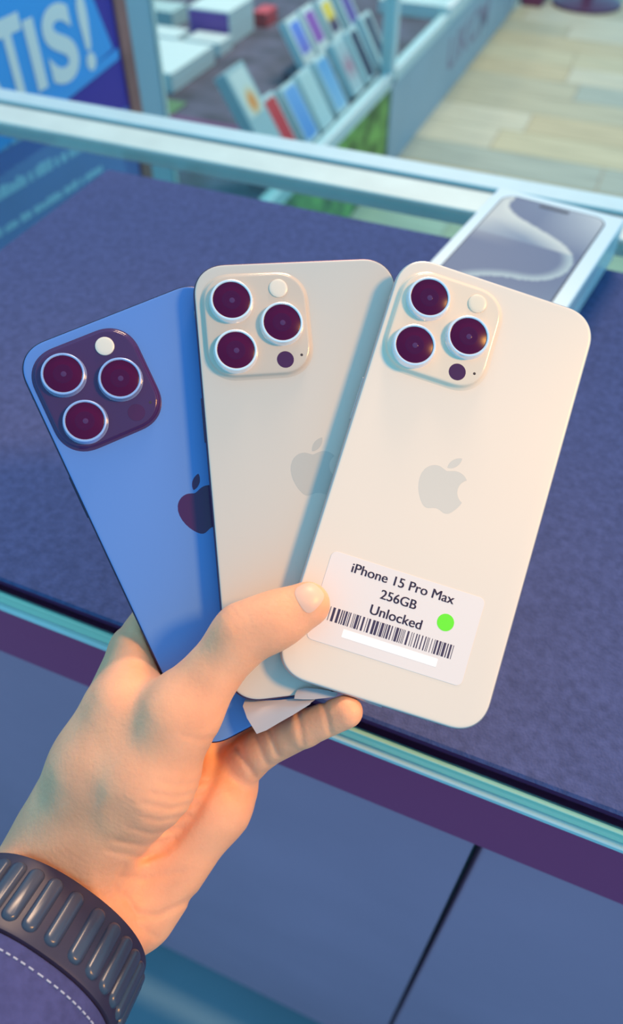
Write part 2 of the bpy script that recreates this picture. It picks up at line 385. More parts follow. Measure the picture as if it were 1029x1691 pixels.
bevbox(-1.16, -1.02, 2.53, 3.03, 0.0, 0.035, 0.002).ob('shelf_riser', M_case, cab, Matrix.Translation((0, 0, zp)))
# white cartons lying on the shelf
def lying_box(px, py, w, d, h, label, turn=0.0, m=None, front=None, z=ZP+0.0005):
    p = on_z(px, py, z+h); a = uv(p)                 # top corner nearest the aisle and the camera
    b = thing('carton', label, 'box', ufr(a[0], a[1], z, turn), 'cartons lying on the cabinet shelf')
    bevbox(-w, 0, 0, d, 0, h*0.72, 0.002).ob('box_base', m or M_box, b)
    bevbox(-w, 0, 0, d, h*0.725, h, 0.002).ob('lid', m or M_box, b)
    if front: bevbox(-w+0.004, -0.004, -0.0012, -0.0002, 0.006, h-0.006, 0.0003).ob('front_print', front, b)
    return b
lying_box(282, 122, 0.26, 0.30, 0.06, 'large flat white carton on the shelf, right of the post')
lying_box(362, 72, 0.14, 0.10, 0.045, 'small flat white carton behind the large one')
lying_box(290, 62, 0.16, 0.10, 0.05, 'white carton partly hidden by the post, behind the large flat one')
lying_box(378, 20, 0.17, 0.20, 0.11, 'tall white carton with a deep violet front', 0.0, None, mat('carton_violet', (0.17, 0.06, 0.34), 0.5))
lying_box(440, 22, 0.06, 0.10, 0.05, 'small red carton beside the violet fronted one', 0.0, mat('red_card', (0.55, 0.06, 0.08), 0.5))
lying_box(283, 20, 0.16, 0.12, 0.06, 'pale teal carton at the back of the shelf', 0.0, mat('teal_card', (0.42, 0.55, 0.56), 0.5))
lying_box(745, 12, 0.30, 0.22, 0.05, 'flat white carton in the far bay of the cabinet')
fm = bevbox(-0.15, 0, 0, 0.11, 0, 0.004, 0.001).ob('green_tray', mat('green_felt', (0.10, 0.20, 0.10), 0.8), None, ufr(-1.37, 2.14, ZP+0.0005))
tag(fm, 'thin dark green tray on the shelf in front of the flat cartons', 'tray')
fp = bevbox(-0.40, 0, 0, 0.10, 0, 0.016, 0.002).ob('plum_packet', mat('plum_card', (0.14, 0.035, 0.13), 0.6), None, ufr(-1.06, 2.02, ZP+0.0005))
tag(fp, 'long flat plum coloured packet on the shelf behind the counter rail', 'packet')

# ------------------------------------------------------------------ stool and bin at the far end of the aisle
sp = on_z(968, 7, FLOOR)
st = thing('bar_stool', 'dark round based stool standing on the plank floor', 'stool', ufr(*uv(sp)))
M_stool = mat('dark_plum_metal', (0.085, 0.035, 0.09), 0.35, 0.3)
Shape().lathe([(0.185, 0.0), (0.19, 0.006), (0.188, 0.014), (0.14, 0.030), (0.05, 0.045), (0.0, 0.046)][:-1], 40).ob('base', M_stool, st, None, True)
Shape().lathe([(0.032, 0.045), (0.030, 0.40), (0.024, 0.41), (0.024, 0.64)], 20).ob('column', M_stool, st, None, True)
Shape().lathe([(0.16, 0.64), (0.185, 0.655), (0.185, 0.70), (0.165, 0.715)], 36).ob('seat', M_stool, st, None, True)
bp_ = on_z(856, 46, FLOOR)
bn = thing('waste_bin', 'dark plum bin beside the end of the pale cabinet panel', 'bin', ufr(-0.815, 4.93, FLOOR))
rloft(0.0, 0.13, 0.0, 0.22, 0.02, [(0.01, 0.0), (0.005, 0.02), (0.0, 0.42)], n=5).ob('body', mat('bin_plum', (0.14, 0.03, 0.09), 0.5), bn)
rloft(-0.004, 0.134, -0.004, 0.224, 0.022, [(0.0, 0.42), (0.0, 0.435), (0.01, 0.44)], n=5).ob('lid', mat('bin_plum_dark', (0.08, 0.02, 0.06), 0.4), bn)

# ------------------------------------------------------------------ phone box on the counter
BH = 0.032
btl = on_z(825, 309, 0.0062+BH)
BANG = math.radians(59.2)
ey = np.array([math.cos(BANG), math.sin(BANG), 0]); ex = np.array([math.sin(BANG), -math.cos(BANG), 0])
bw, bl = 0.0985, 0.180
org = btl - ey*bl; org[2] = 0.0062
rb = thing('retail_phone_box', 'white phone box with a phone screen printed on its lid, lying on the mat', 'box', frame(org, ex, ey, Z))
M_boxtop = mat('box_bright_card', (0.66, 0.74, 0.76), 0.3)
M_boxside = mat('box_side_card', (0.50, 0.50, 0.55), 0.4)
bs = bevbox(0, bw, 0, bl, 0, BH*0.42, 0.0008).ob('box_base', M_boxtop, rb)
ld = bevbox(0, bw, 0, bl, BH*0.425, BH, 0.0008).ob('lid', M_boxtop, rb)
m0 = 0.0085
rloft(m0, bw-m0-0.002, m0-0.002, bl-0.0085, 0.011, [(0, BH), (0, BH+0.0003)], n=8).ob('phone_outline', mat('outline_slate', (0.05, 0.08, 0.12), 0.5, spec=0.2), rb)
def bez(p0, p1, p2, p3, n=40):
    t = np.linspace(0, 1, n)[:, None]
    return (1-t)**3*np.array(p0)+3*(1-t)**2*t*np.array(p1)+3*(1-t)*t**2*np.array(p2)+t**3*np.array(p3)
ridge = np.vstack([bez((0.10, 1.00), (-0.02, 0.80), (0.55, 0.80), (0.86, 0.66)), bez((0.86, 0.66), (1.08, 0.55), (0.98, 0.36), (0.66, 0.33)), bez((0.66, 0.33), (0.35, 0.31), (0.1, 0.2), (0.0, 0.02))])
def c_swirl(x, y):
    d = np.hypot((ridge[:, 0]-x), (ridge[:, 1]-y)*1.9); i = int(d.argmin()); dm = d[i]
    j = min(max(i, 1), len(ridge)-2); tx, ty = ridge[j+1]-ridge[j-1]; side = tx*(y-ridge[j][1])-ty*(x-ridge[j][0])
    pale, deep, mid = (0.62, 0.60, 0.54), (0.055, 0.12, 0.23), (0.13, 0.21, 0.31)
    if side < 0:                                     # inside the lobe, lower left
        c = mixc(pale, mid, dm*4.5) if y > 0.62 else mixc((0.42, 0.50, 0.50), deep, dm*9)
        c = mixc(c, (0.70, 0.64, 0.56), (0.45-x)*1.6*max(0, 1-abs(y-0.78)*4))
    else:
        c = mixc(deep, mid, dm*1.2)
        c = mixc(c, (0.62, 0.60, 0.58), (x-0.45)*1.4*max(0, (y-0.62)*2.6))
    return c
print_grid('screen_print', 60, 110, m0+0.0012, bw-m0-0.0032, m0-0.0008, bl-0.0097, 0.010, c_swirl, rb, BH+0.00045)
rloft(bw/2-0.012, bw/2+0.011, bl-0.0165, bl-0.0125, 0.0019, [(0, BH+0.0004), (0, BH+0.0007)], n=6).ob('screen_notch', mat('outline_slate', (0.1, 0.1, 0.1)), rb)

# ------------------------------------------------------------------ smartphones
POSE = {
 1: ([[0.8897, 0.4278, -0.1596], [-0.4175, 0.9037, 0.0946], [0.1847, -0.0175, 0.9826]], [-40.31, -1.33, 278.98]),
 2: ([[0.9874, 0.0962, -0.1257], [-0.0846, 0.992, 0.0941], [0.1337, -0.0823, 0.9876]], [1.02, -14.91, 277.04]),
 3: ([[0.9518, -0.3008, -0.0602], [0.3058, 0.9461, 0.1068], [0.0248, -0.1201, 0.9925]], [46.65, -8.87, 271.1])}
PWD, PLN, PTH = 76.7, 159.9, 8.25
def phone_matrix(i):
    R, T = np.array(POSE[i][0]), np.array(POSE[i][1])
    q, _ = np.linalg.qr(R); q = q * np.sign(np.diag(q.T @ R))
    d = lambda c: AX*c[0] - UP*c[1] + FW*c[2]
    return frame(cv(T[None])[0], d(q[:, 0]), -d(q[:, 1]), -d(q[:, 2])), q, T
mm = 0.001
APPLE = "M12.152 6.896c-.948 0-2.415-1.078-3.96-1.04-2.04.027-3.91 1.183-4.961 3.014-2.117 3.675-.546 9.103 1.519 12.09 1.013 1.454 2.208 3.09 3.792 3.039 1.52-.065 2.09-.987 3.935-.987 1.831 0 2.35.987 3.96.948 1.637-.026 2.676-1.48 3.676-2.948 1.156-1.688 1.636-3.325 1.662-3.415-.039-.013-3.182-1.221-3.22-4.857-.026-3.04 2.48-4.494 2.597-4.559-1.429-2.09-3.623-2.324-4.39-2.376-2-.156-3.675 1.09-4.61 1.09z"
LEAF = "M15.53 3.83c.843-1.012 1.4-2.427 1.245-3.83-1.207.052-2.662.805-3.532 1.818-.78.896-1.454 2.338-1.273 3.714 1.338.104 2.715-.688 3.559-1.701z"
import re
def svg(path, n=6):
    m = re.match(r'M([\d.]+) ([\d.]+)c(.*)z', path); p = np.array([float(m[1]), float(m[2])]); out = []
    nums = [float(x) for x in re.findall(r'-?(?:\d+\.\d+|\.\d+|\d+)', m[3])]
    for k in range(0, len(nums)-5, 6):
        a, b, c = (p+np.array(nums[k+2*i:k+2*i+2]) for i in range(3))
        out += list(bez(p, a, b, c, n+1)[:-1]); p = c
    return out
def tri_fill(polys, z0, z1):
    s = Shape()
    for pl in polys:
        from mathutils.geometry import tessellate_polygon
        v = [Vector((x, y, 0)) for x, y in pl]; n = len(v)
        tr = tessellate_polygon([v])
        vs = [(p.x, p.y, z0) for p in v]+[(p.x, p.y, z1) for p in v]
        fs = []
        for t in tr:
            a, b, c = t; cr = (v[b]-v[a]).cross(v[c]-v[a]).z
            if cr < 0: a, b, c = a, c, b
            fs.append((a+n, b+n, c+n)); fs.append((c, b, a))
        for i in range(n): j = (i+1) % n; fs.append((i, j, j+n, i+n))
        s.add(vs, fs)
    return s
M_lens = mat('lens_dark_violet', (0.066, 0.002, 0.042), 0.22, spec=0.15)
M_lens_in = mat('lens_inner_violet', (0.056, 0.002, 0.045), 0.2, spec=0.2)
M_lens_dot = mat('lens_iris_glint', (0.075, 0.015, 0.09), 0.1, spec=0.5)
M_lidar = mat('lidar_violet', (0.060, 0.003, 0.060), 0.25)
M_screen = mat('screen_black', (0.01, 0.008, 0.012), 0.05)
def make_phone(i, label, cols):
    m4, _, _ = phone_matrix(i)
    ph = thing('smartphone', label, 'smartphone', m4, 'smartphones fanned in the hand')
    hw, hl = PWD/2*mm, PLN/2*mm
    Mb = mat(cols['n']+'_back_glass', cols['back'], cols.get('rough', 0.36), cols.get('bm', 0.0), 0.5)
    Mf = mat(cols['n']+'_frame', cols['frame'], 0.32, 0.6, 0.5)
    Mp = mat(cols['n']+'_plateau', cols['plateau'], 0.13, 0.0, 0.5)
    Mr = mat(cols['n']+'_lens_ring', cols['ring'], 0.22, 0.5, 0.6)
    Ml = mat(cols['n']+'_logo', cols['logo'], 0.16, cols.get('lm', 0.0), 0.5)
    z = lambda a: a*mm
    rloft(-hw, hw, -hl, hl, 12.6*mm, [(z(0.75), z(-0.22)), (z(.35), z(-.42)), (z(.1), z(-.85)), (0, z(-1.6)), (0, z(-6.7)), (z(.1), z(-7.45)), (z(.35), z(-7.9)), (z(.75), z(-8.1))], n=16, power=2.25).ob('frame', Mf, ph, None, True)
    rloft(-hw, hw, -hl, hl, 12.6*mm, [(z(.95), z(-.6)), (z(.62), z(-.30)), (z(.75), z(-.12)), (z(1.1), z(-.03)), (z(1.7), 0)], n=16, power=2.25).ob('back_glass', Mb, ph, None, True, 50)
    rloft(-hw, hw, -hl, hl, 12.4*mm, [(z(.9), z(-8.02)), (z(.9), z(-8.2)), (z(1.2), z(-8.25))], n=16, power=2.25).ob('screen', M_screen, ph)
    # side button and antenna line on the edge left of the cameras
    bevbox(-hw-z(0.42), -hw+z(0.5), z(14.3), z(30.6), z(-5.2), z(-2.9), z(0.18)).ob('side_button', Mf, ph)
    ab = rloft(-z(0.5), z(0.5), -z(0.55), z(0.55), z(0.1), [(0, 0), (0, z(5.3))], n=2)
    for sx in (-1, 1):
        for sy in (-1, 1):
            bevbox(sx*hw-z(.03), sx*hw+z(.03), sy*(hl-z(17.5))-z(.5), sy*(hl-z(17.5))+z(.5), z(-6.7), z(-1.6), z(.01)).ob('antenna_band', Mb, ph)
    # camera plateau
    X = lambda x: -hw + z(x); Y = lambda y: hl - z(y)
    pl = rloft(X(2.0), X(42.6), Y(44.6), Y(4.0), z(12.2), [(0, z(-0.05)), (z(.2), z(.06)), (z(.7), z(.25)), (z(1.15), z(.7)), (z(1.4), z(1.3)), (z(1.6), z(1.75)), (z(1.95), z(1.95)), (z(2.5), z(2.0))], n=14, power=2.2).ob('camera_plateau', Mp, ph, None, True, 60)
    def disc(name, x, y, prof, m, n=40, smooth=True):
        return Shape().lathe([(z(r), z(h)) for r, h in prof], n).ob(name, m, pl, Matrix.Translation((X(x), Y(y), 0)), smooth, 30)
    for x, y in ((13.62, 15.6), (13.6, 34.3), (31.3, 24.9)):
        disc('lens_ring', x, y, [(8.15, 1.95), (7.95, 2.25), (7.75, 3.9), (7.6, 4.35), (7.3, 4.52), (6.95, 4.5), (6.75, 4.25), (6.7, 3.6)], Mr, 56)
        disc('lens_glass', x, y, [(6.7, 3.65), (6.7, 4.12), (6.5, 4.22)], M_lens, 48)
        disc('lens_inner_ring', x, y, [(3.5, 4.215), (3.4, 4.235), (2.6, 4.235)], M_lens_in, 36)
        disc('lens_iris', x+0.2, y+0.15, [(1.0, 4.23), (0.95, 4.25)], M_lens_dot, 20)
    disc('flash', 31.3, 11.3, [(3.45, 1.95), (3.4, 2.4), (3.15, 2.55), (2.4, 2.62), (1.2, 2.66)], mat(cols['n']+'_flash', cols['flash'], 0.3), 36)
    disc('lidar_sensor', 31.45, 38.2, [(3.15, 1.95), (3.1, 2.06)], M_lidar, 36)
    disc('microphone_hole', 37.6, 36.8, [(0.55, 1.96), (0.5, 2.03)], mat('hole_dark', (0.03, 0.02, 0.03), 0.6), 12)
    k = 0.875
    polys = [[((x-12.0)*k*mm, -(-12.3+y*k)*mm) for x, y in svg(pth)] for pth in (APPLE, LEAF)]
    tri_fill(polys, z(-0.02), z(0.035)).ob('logo', Ml, ph)
    return ph
ph1 = make_phone(1, 'deep blue smartphone, leftmost of the three fanned phones', dict(n='blue', back=(0.10, 0.22, 0.58), frame=(0.035, 0.02, 0.06), plateau=(0.055, 0.014, 0.085), ring=(0.42, 0.50, 0.78), logo=(0.055, 0.004, 0.07), flash=(0.72, 0.66, 0.58), rough=0.38, lm=0.0))
ph2 = make_phone(2, 'grey titanium smartphone, middle one of the three fanned phones', dict(n='grey', back=(0.56, 0.52, 0.48), frame=(0.10, 0.045, 0.09), plateau=(0.56, 0.47, 0.40), ring=(0.90, 0.88, 0.90), logo=(0.45, 0.44, 0.42), flash=(0.76, 0.66, 0.56)))
ph3 = make_phone(3, 'pale ivory smartphone with a white price label, rightmost and frontmost of the three', dict(n='ivory', back=(0.77, 0.66, 0.57), frame=(0.52, 0.46, 0.46), plateau=(0.78, 0.63, 0.50), ring=(0.86, 0.84, 0.90), logo=(0.64, 0.58, 0.52), flash=(0.80, 0.68, 0.54)))
# label on the ivory phone
stk = rloft(-30.6*mm, 26.3*mm, -65.3*mm, -33.4*mm, 2.2*mm, [(0, 0.02*mm), (0, 0.13*mm), (0.03*mm, 0.15*mm)], n=8).ob('paper_label', mat('label_paper', (0.76, 0.69, 0.68), 0.55), ph3)
stk['label'] = 'white adhesive label with black print, barcode and green dot'
M_ink = mat('ink_violet_black', (0.035, 0.022, 0.07), 0.5)
def stext(body, x0, x1, base, cap): return text_fit('lettering', body, x0*mm, x1*mm, -base*mm, cap*mm, M_ink, stk, 0.16*mm, 0.0, 0.0, 0.09*mm)
stext('iPhone 15 Pro Max', -22.2, 15.6, 38.75, 3.25)
stext('256GB', -9.8, 3.3, 44.55, 3.2)
stext('Unlocked', -11.8, 7.0, 50.7, 3.35)
rng = random.Random(21); s = Shape(); x = -25.3
while x < 20.2:
    w = rng.choice((0.22, 0.22, 0.4, 0.4, 0.7, 0.9))
    if x + w > 20.45: break
    s.box(x*mm, (x+w)*mm, -57.3*mm, -52.35*mm, 0.152*mm, 0.19*mm); x += w + rng.choice((0.3, 0.35, 0.5, 0.8))
bc = s.ob('barcode', M_ink, stk); bc['kind'] = 'stuff'
rloft(-18.8*mm, 15.9*mm, -61.4*mm, -58.5*mm, 0.1*mm, [(0, 0.152*mm), (0, 0.185*mm)], n=2).ob('blank_strip', mat('bright_white_paper', (0.95, 0.93, 0.93), 0.5), stk)
Shape().lathe([(3.05*mm, 0.152*mm), (3.05*mm, 0.19*mm)], 40).ob('green_dot', mat('neon_green', (0.13, 0.78, 0.02), 0.5), stk, Matrix.Translation((14.85*mm, -45.6*mm, 0)))

# pull tabs of the protective films
M_film = mat('film_tab', (0.47, 0.44, 0.47), 0.25, spec=0.6)
def sheet(name, pts, parent, thick=0.15):
    # pts: rows of (px, py, depth mm); a curled strip with real thickness
    nr, nc = len(pts), len(pts[0]); v = []
    for t in (0, thick):
        for r in pts:
            for (a, b, d) in r: v.append(cv(np.array([[(a-CX)/F*(d+t), (b-CY)/F*(d+t), d+t]]))[0])
    f = []; N = nr*nc
    for i in range(nr-1):
        for j in range(nc-1):
            a = i*nc+j; f.append((a, a+nc, a+nc+1, a+1)); f.append((a+N, a+1+N, a+nc+1+N, a+nc+N))
    per = [j for j in range(nc)] + [i*nc+nc-1 for i in range(1, nr)] + [(nr-1)*nc+j for j in range(nc-2, -1, -1)] + [i*nc for i in range(nr-2, 0, -1)]
    for k in range(len(per)):
        a, b = per[k], per[(k+1) % len(per)]; f.append((a, b, b+N, a+N))
    inv = parent.matrix_world.inverted()
    return link(name, [inv @ Vector(p) for p in v], f, M_film, parent, None, True, 50)
bpy.context.view_layer.update()
sheet('film_pull_tab', [[(405, 1155, 270.5), (432, 1157, 269.5), (460, 1156, 268.8), (490, 1153, 268.5), (524, 1148, 268.5)],
                        [(401, 1166, 268.0), (430, 1168, 267.2), (460, 1167, 266.6), (490, 1164, 266.5), (520, 1156, 266.8)],
                        [(408, 1186, 266.6), (430, 1186, 266.2), (458, 1182, 265.8), (485, 1173, 265.8), (514, 1160, 266.2)],
                        [(424, 1212, 265.6), (440, 1206, 265.4), (462, 1193, 265.2), (485, 1180, 265.4), (512, 1163, 266.0)]], ph2)
sheet('film_pull_tab', [[(491, 1139, 267.8), (505, 1136, 267.4), (522, 1137, 267.0), (540, 1140, 266.8), (558, 1144, 266.6)],
                        [(487, 1147, 266.6), (503, 1145, 266.2), (520, 1146, 266.0), (538, 1147, 266.0), (556, 1149, 266.0)],
                        [(486, 1154, 265.8), (502, 1155, 265.6), (517, 1155, 265.6), (534, 1153, 265.6), (552, 1151, 265.8)]], ph3)
sheet('film_pull_tab', [[(585, 1149, 263.5), (608, 1157, 263.6), (631, 1164.5, 263.7)], [(585, 1153, 264.2), (608, 1161, 264.3), (630.5, 1168.5, 264.4)]], ph3)

# ------------------------------------------------------------------ the hand: one continuous surface grown from a distance field
def P(px, py, d): return np.array([(px-CX)/F*d, (py-CY)/F*d, d])
a_ax = np.array([0.2374, -0.3832, 0.8926]); a_ax /= np.linalg.norm(a_ax)          # forearm axis, towards the hand
e1 = np.array([0.7926, 0.6076, 0.05]); e1 -= a_ax*(e1 @ a_ax); e1 /= np.linalg.norm(e1)
e2 = np.cross(a_ax, e1); e2 /= np.linalg.norm(e2)                                  # away from the camera
BC = np.array([-89.79, 145.19, 268.15])                                            # hand-side centre of the strap
SC = lambda q: (P(q[0], q[1], q[2]), q[3]*q[2]/F)
arm0, arm1 = BC + a_ax*14, BC - a_ax*75
palm = [  # (a, ra, b, rb) in mm
    (arm0 - e1*13.0, 19.0, arm1 - e1*14.0, 19.5), (arm0 + e1*13.0, 18.5, arm1 + e1*14.0, 19.5), (arm0, 20.0, arm1, 20.5)]
def seg(q0, q1): (p0, r0), (p1, r1) = SC(q0), SC(q1); return (p0, r0, p1, r1)
palm += [
    seg((88, 1430, 281, 80), (175, 1245, 278, 67)), seg((175, 1245, 278, 67), (236, 1080, 288, 57)),   # index metacarpal
    seg((150, 1450, 290, 76), (295, 1165, 300, 58)),                                                    # middle
    seg((190, 1480, 290, 72), (340, 1240, 302, 54)),                                                    # ring
    seg((232, 1500, 288, 66), (352, 1318, 292, 66)),                                                    # heel of the hand
    seg((352, 1318, 292, 66), (376, 1288, 297, 50)),
    seg((160, 1395, 275, 76), (240, 1280, 264, 84)),                                                    # ball of the thumb
    seg((240, 1280, 264, 84), (296, 1180, 258, 64)),
    seg((296, 1180, 258, 62), (402, 1046, 254.5, 46)),
    seg((402, 1046, 254.5, 46), (455, 1024, 253.5, 42)),
    seg((455, 1024, 253.5, 42), (508, 998, 253.2, 41)),
    seg((205, 1165, 274, 60), (236, 1092, 283, 44)), seg((140, 1380, 277, 84), (222, 1195, 270, 66)), seg((118, 1370, 281, 82), (165, 1270, 271, 74)), seg((165, 1270, 271, 74), (212, 1165, 267, 58)),                                                    # web
]
fingers = [
    [seg((238, 1078, 290, 56), (330, 935, 295, 42)), seg((330, 935, 295, 42), (395, 870, 295, 37)), seg((395, 870, 295, 37), (440, 828, 294, 33))],
    [seg((295, 1165, 300, 52), (425, 1010, 299, 42)), seg((425, 1010, 299, 42), (490, 955, 297, 37)), seg((490, 955, 297, 37), (540, 915, 294, 33))],
    [seg((340, 1240, 302, 46), (450, 1130, 302, 38)), seg((450, 1130, 302, 38), (525, 1080, 298, 35)), seg((525, 1080, 298, 35), (585, 1045, 293, 31))],
    [seg((372, 1285, 297, 42), (432, 1236, 285, 33)), seg((432, 1236, 285, 33), (503, 1203, 272, 30)), seg((503, 1203, 272, 30), (572, 1175, 264.5, 27.5))],
]
VOX = 0.72
allp = palm + [s for f in fingers for s in f]
lo = np.min([np.minimum(s[0]-s[1], s[2]-s[3]) for s in allp], 0) - 4; hi = np.max([np.maximum(s[0]+s[1], s[2]+s[3]) for s in allp], 0) + 4
nn = np.ceil((hi-lo)/VOX).astype(int)
gx, gy, gz = [(lo[i] + VOX*np.arange(nn[i])).astype(np.float32) for i in range(3)]
GX, GY, GZ = gx[:, None, None], gy[None, :, None], gz[None, None, :]
def cone(s):
    a, ra, b, rb_ = s; ba = (b-a).astype(np.float32); L2 = float(ba @ ba)
    x, y, z = GX-np.float32(a[0]), GY-np.float32(a[1]), GZ-np.float32(a[2])
    t = np.clip((x*ba[0]+y*ba[1]+z*ba[2])/np.float32(L2), 0, 1)
    return np.sqrt((x-t*ba[0])**2+(y-t*ba[1])**2+(z-t*ba[2])**2) - (np.float32(ra)+t*np.float32(rb_-ra))
def smin(a, b, k):
    h = np.clip(0.5+0.5*(b-a)/np.float32(k), 0, 1)
    return b+(a-b)*h - np.float32(k)*h*(1-h)
D = None
for s in palm:
    d = cone(s); D = d if D is None else smin(D, d, 8.5)
D += np.float32(0.7)
for f in fingers:
    fd = None
    for s in f:
        d = cone(s); fd = d if fd is None else smin(fd, d, 1.6)
    D = smin(D, fd, 2.6)
# skin folds: grooves along lines measured on the photo (points in pixels, width and depth in mm)
folds = [([(362, 1232), (350, 1290), (322, 1345), (285, 1392), (230, 1420)], 2.0, 1.1),
         ([(300, 1440), (240, 1452), (200, 1448)], 1.3, 0.35), ([(206, 1480), (225, 1510), (262, 1512), (322, 1482)], 1.3, 0.7), ([(180, 1405), (235, 1418), (275, 1408)], 0.9, 0.3), ([(190, 1388), (240, 1398), (290, 1384)], 0.9, 0.3), ([(205, 1430), (190, 1462), (200, 1490)], 0.9, 0.3),
         ([(222, 1500), (228, 1530), (258, 1548)], 1.1, 0.45), ([(372, 1012), (386, 1030), (392, 1046)], 1.0, 0.16), ([(382, 1006), (397, 1024), (404, 1044)], 1.0, 0.14),
         ([(395, 1000), (408, 1016), (414, 1036)], 0.9, 0.1), ([(205, 1040), (238, 1068), (280, 1092)], 2.0, 0.7),
         ([(250, 1310), (290, 1318), (330, 1308)], 0.9, 0.28), ([(232, 1326), (280, 1336), (322, 1326)], 0.9, 0.3), ([(222, 1345), (262, 1356), (312, 1346)], 0.9, 0.3),
         ([(212, 1366), (252, 1378), (300, 1366)], 0.9, 0.28), ([(262, 1292), (300, 1298), (342, 1288)], 0.8, 0.24), ([(300, 1214), (330, 1222), (352, 1218)], 0.8, 0.22),
         ([(445, 1205), (458, 1245)], 1.0, 0.7), ([(492, 1180), (500, 1228)], 1.0, 0.6), ([(535, 1160), (545, 1210)], 0.9, 0.6), ([(392, 1235), (420, 1282)], 1.1, 0.7), ([(425, 1215), (440, 1262)], 1.0, 0.5)]
near = np.abs(D) < 3.5
I = np.argwhere(near); q = np.stack([gx[I[:, 0]], gy[I[:, 1]], gz[I[:, 2]]], 1).astype(np.float32)
qp = np.stack([q[:, 0]/q[:, 2]*F+CX, q[:, 1]/q[:, 2]*F+CY], 1)
add = np.zeros(len(q), np.float32)
for pl_, wd, am in folds:
    best = np.full(len(q), 1e9, np.float32)
    for (ax_, ay_), (bx_, by_) in zip(pl_[:-1], pl_[1:]):
        ba = np.array([bx_-ax_, by_-ay_], float); L2 = ba @ ba
        t = np.clip(((qp[:, 0]-ax_)*ba[0]+(qp[:, 1]-ay_)*ba[1])/L2, 0, 1)
        best = np.minimum(best, np.hypot(qp[:, 0]-ax_-t*ba[0], qp[:, 1]-ay_-t*ba[1]))
    add += np.float32(am*(1.4 if am < 0.31 else 1.1))*np.exp(-(best*0.212/wd)**2)
D[near] += add
# the wrist narrows into the strap
xx, yy, zz = GX-np.float32(BC[0]), GY-np.float32(BC[1]), GZ-np.float32(BC[2])
dots = lambda e: xx*np.float32(e[0])+yy*np.float32(e[1])+zz*np.float32(e[2])
al_ = -dots(a_ax); fo = ((np.abs(dots(e1))/32.6)**2.25+(np.abs(dots(e2))/22.3)**2.25)**(1/2.25)
lim = (fo - 1 - np.maximum(0, -0.8-al_)*0.30 - np.maximum(0, -6-al_)*0.3)*23
D = -smin(-D, -np.clip(lim, -30, 30).astype(np.float32), 5.0)
del xx, yy, zz, al_, fo, lim
# room for the phones
def sd_phone(i):
    _, R, T = phone_matrix(i); T = np.array(POSE[i][1]); c = T + R[:, 2]*PTH/2; h = np.array([PWD/2, PLN/2, PTH/2]); r = 3.6
    x, y, z = GX-np.float32(c[0]), GY-np.float32(c[1]), GZ-np.float32(c[2])
    L = [np.abs(x*np.float32(R[0, k])+y*np.float32(R[1, k])+z*np.float32(R[2, k])) for k in range(3)]
    dx, dy = L[0]-(h[0]-12), L[1]-(h[1]-12)
    d2 = np.sqrt(np.maximum(dx, 0)**2+np.maximum(dy, 0)**2)+np.minimum(np.maximum(dx, dy), 0)-12
    dz = L[2]-h[2]
    return np.maximum(d2, dz)
for i in (1, 2, 3):
    D = np.maximum(D, -(sd_phone(i)-0.25))
import openvdb
grid = openvdb.FloatGrid(5.0); grid.copyFromArray(np.ascontiguousarray(D, np.float32))
pts, quads = grid.convertToQuads(0.0)
pts = np.asarray(pts, float); pts = lo + pts*VOX
quads = np.asarray(quads)
wv = cv(pts)
# keep the largest connected piece, faces outwards
me = bpy.data.meshes.new('hand'); me.from_pydata(wv.tolist(), [], quads.tolist()); me.update()
bm = bmesh.new(); bm.from_mesh(me); bmesh.ops.recalc_face_normals(bm, faces=bm.faces[:])
for _ in range(2): bmesh.ops.smooth_vert(bm, verts=bm.verts[:], factor=0.45, use_axis_x=True, use_axis_y=True, use_axis_z=True)
bm.verts.ensure_lookup_table(); seen = set(); comps = []
for v0 in bm.verts:
    if v0.index in seen: continue
    stack = [v0]; seen.add(v0.index); comp = []
    while stack:
        w0 = stack.pop(); comp.append(w0)
        for e in w0.link_edges:
            o2 = e.other_vert(w0)
            if o2.index not in seen: seen.add(o2.index); stack.append(o2)
    comps.append(comp)
comps.sort(key=len, reverse=True)
for c_ in comps[1:]: bmesh.ops.delete(bm, geom=c_, context='VERTS')
bm.to_mesh(me); bvh = BVHTree.FromBMesh(bm); bm.free(); me.update()
me.polygons.foreach_set('use_smooth', [True]*len(me.polygons))
M_skin = mat('skin', (0.92, 0.41, 0.23), 0.48, spec=0.35, var=0.10, scale=60, bump=0.28, bscale=700, sss=0.4)
me.materials.append(M_skin)
person = thing('person', 'left hand in a navy sleeve holding three fanned phones', 'person', Matrix.Translation(Vector(cv(arm1[None])[0])))
pinv = person.matrix_world.inverted()
me.transform(pinv)
hand = link_me('hand', me, person)
# thumb nail laid on the thumb's surface
def hit(px, py):
    r = Vector(ray(px, py)).normalized(); h_ = bvh.ray_cast(Vector(CAMP), r); return h_[0], h_[1]
NA, NB, NC_, ND = np.array([481., 975]), np.array([514., 958.5]), np.array([541., 985]), np.array([508., 1020])
nv = []; nf = []; nu, nw = 12, 10
for t in (1, 0):
    for i in range(nu):
        for j in range(nw):
            s_, t_ = i/(nu-1)*2-1, j/(nw-1)*2-1
            m_ = max(abs(s_), abs(t_)); k = m_/max((abs(s_)**3+abs(t_)**3)**(1/3), 1e-6) if m_ > 0 else 1
            s2, t2 = (s_*k+1)/2, (t_*k+1)/2
            p_ = (NA*(1-t2)+NB*t2)*(1-s2) + (ND*(1-t2)+NC_*t2)*s2
            # s runs across the nail, t from cuticle to tip
            loc_, no_ = hit(*p_)
            if loc_ is None: loc_, no_ = Vector(at(p_[0], p_[1], 0.25)), Vector((0, -0.6, 0.7))
            edge = 1-m_**4
            nv.append(pinv @ (loc_ + no_*((0.00012+0.0003*edge) if t else -0.0004)))
NN = nu*nw
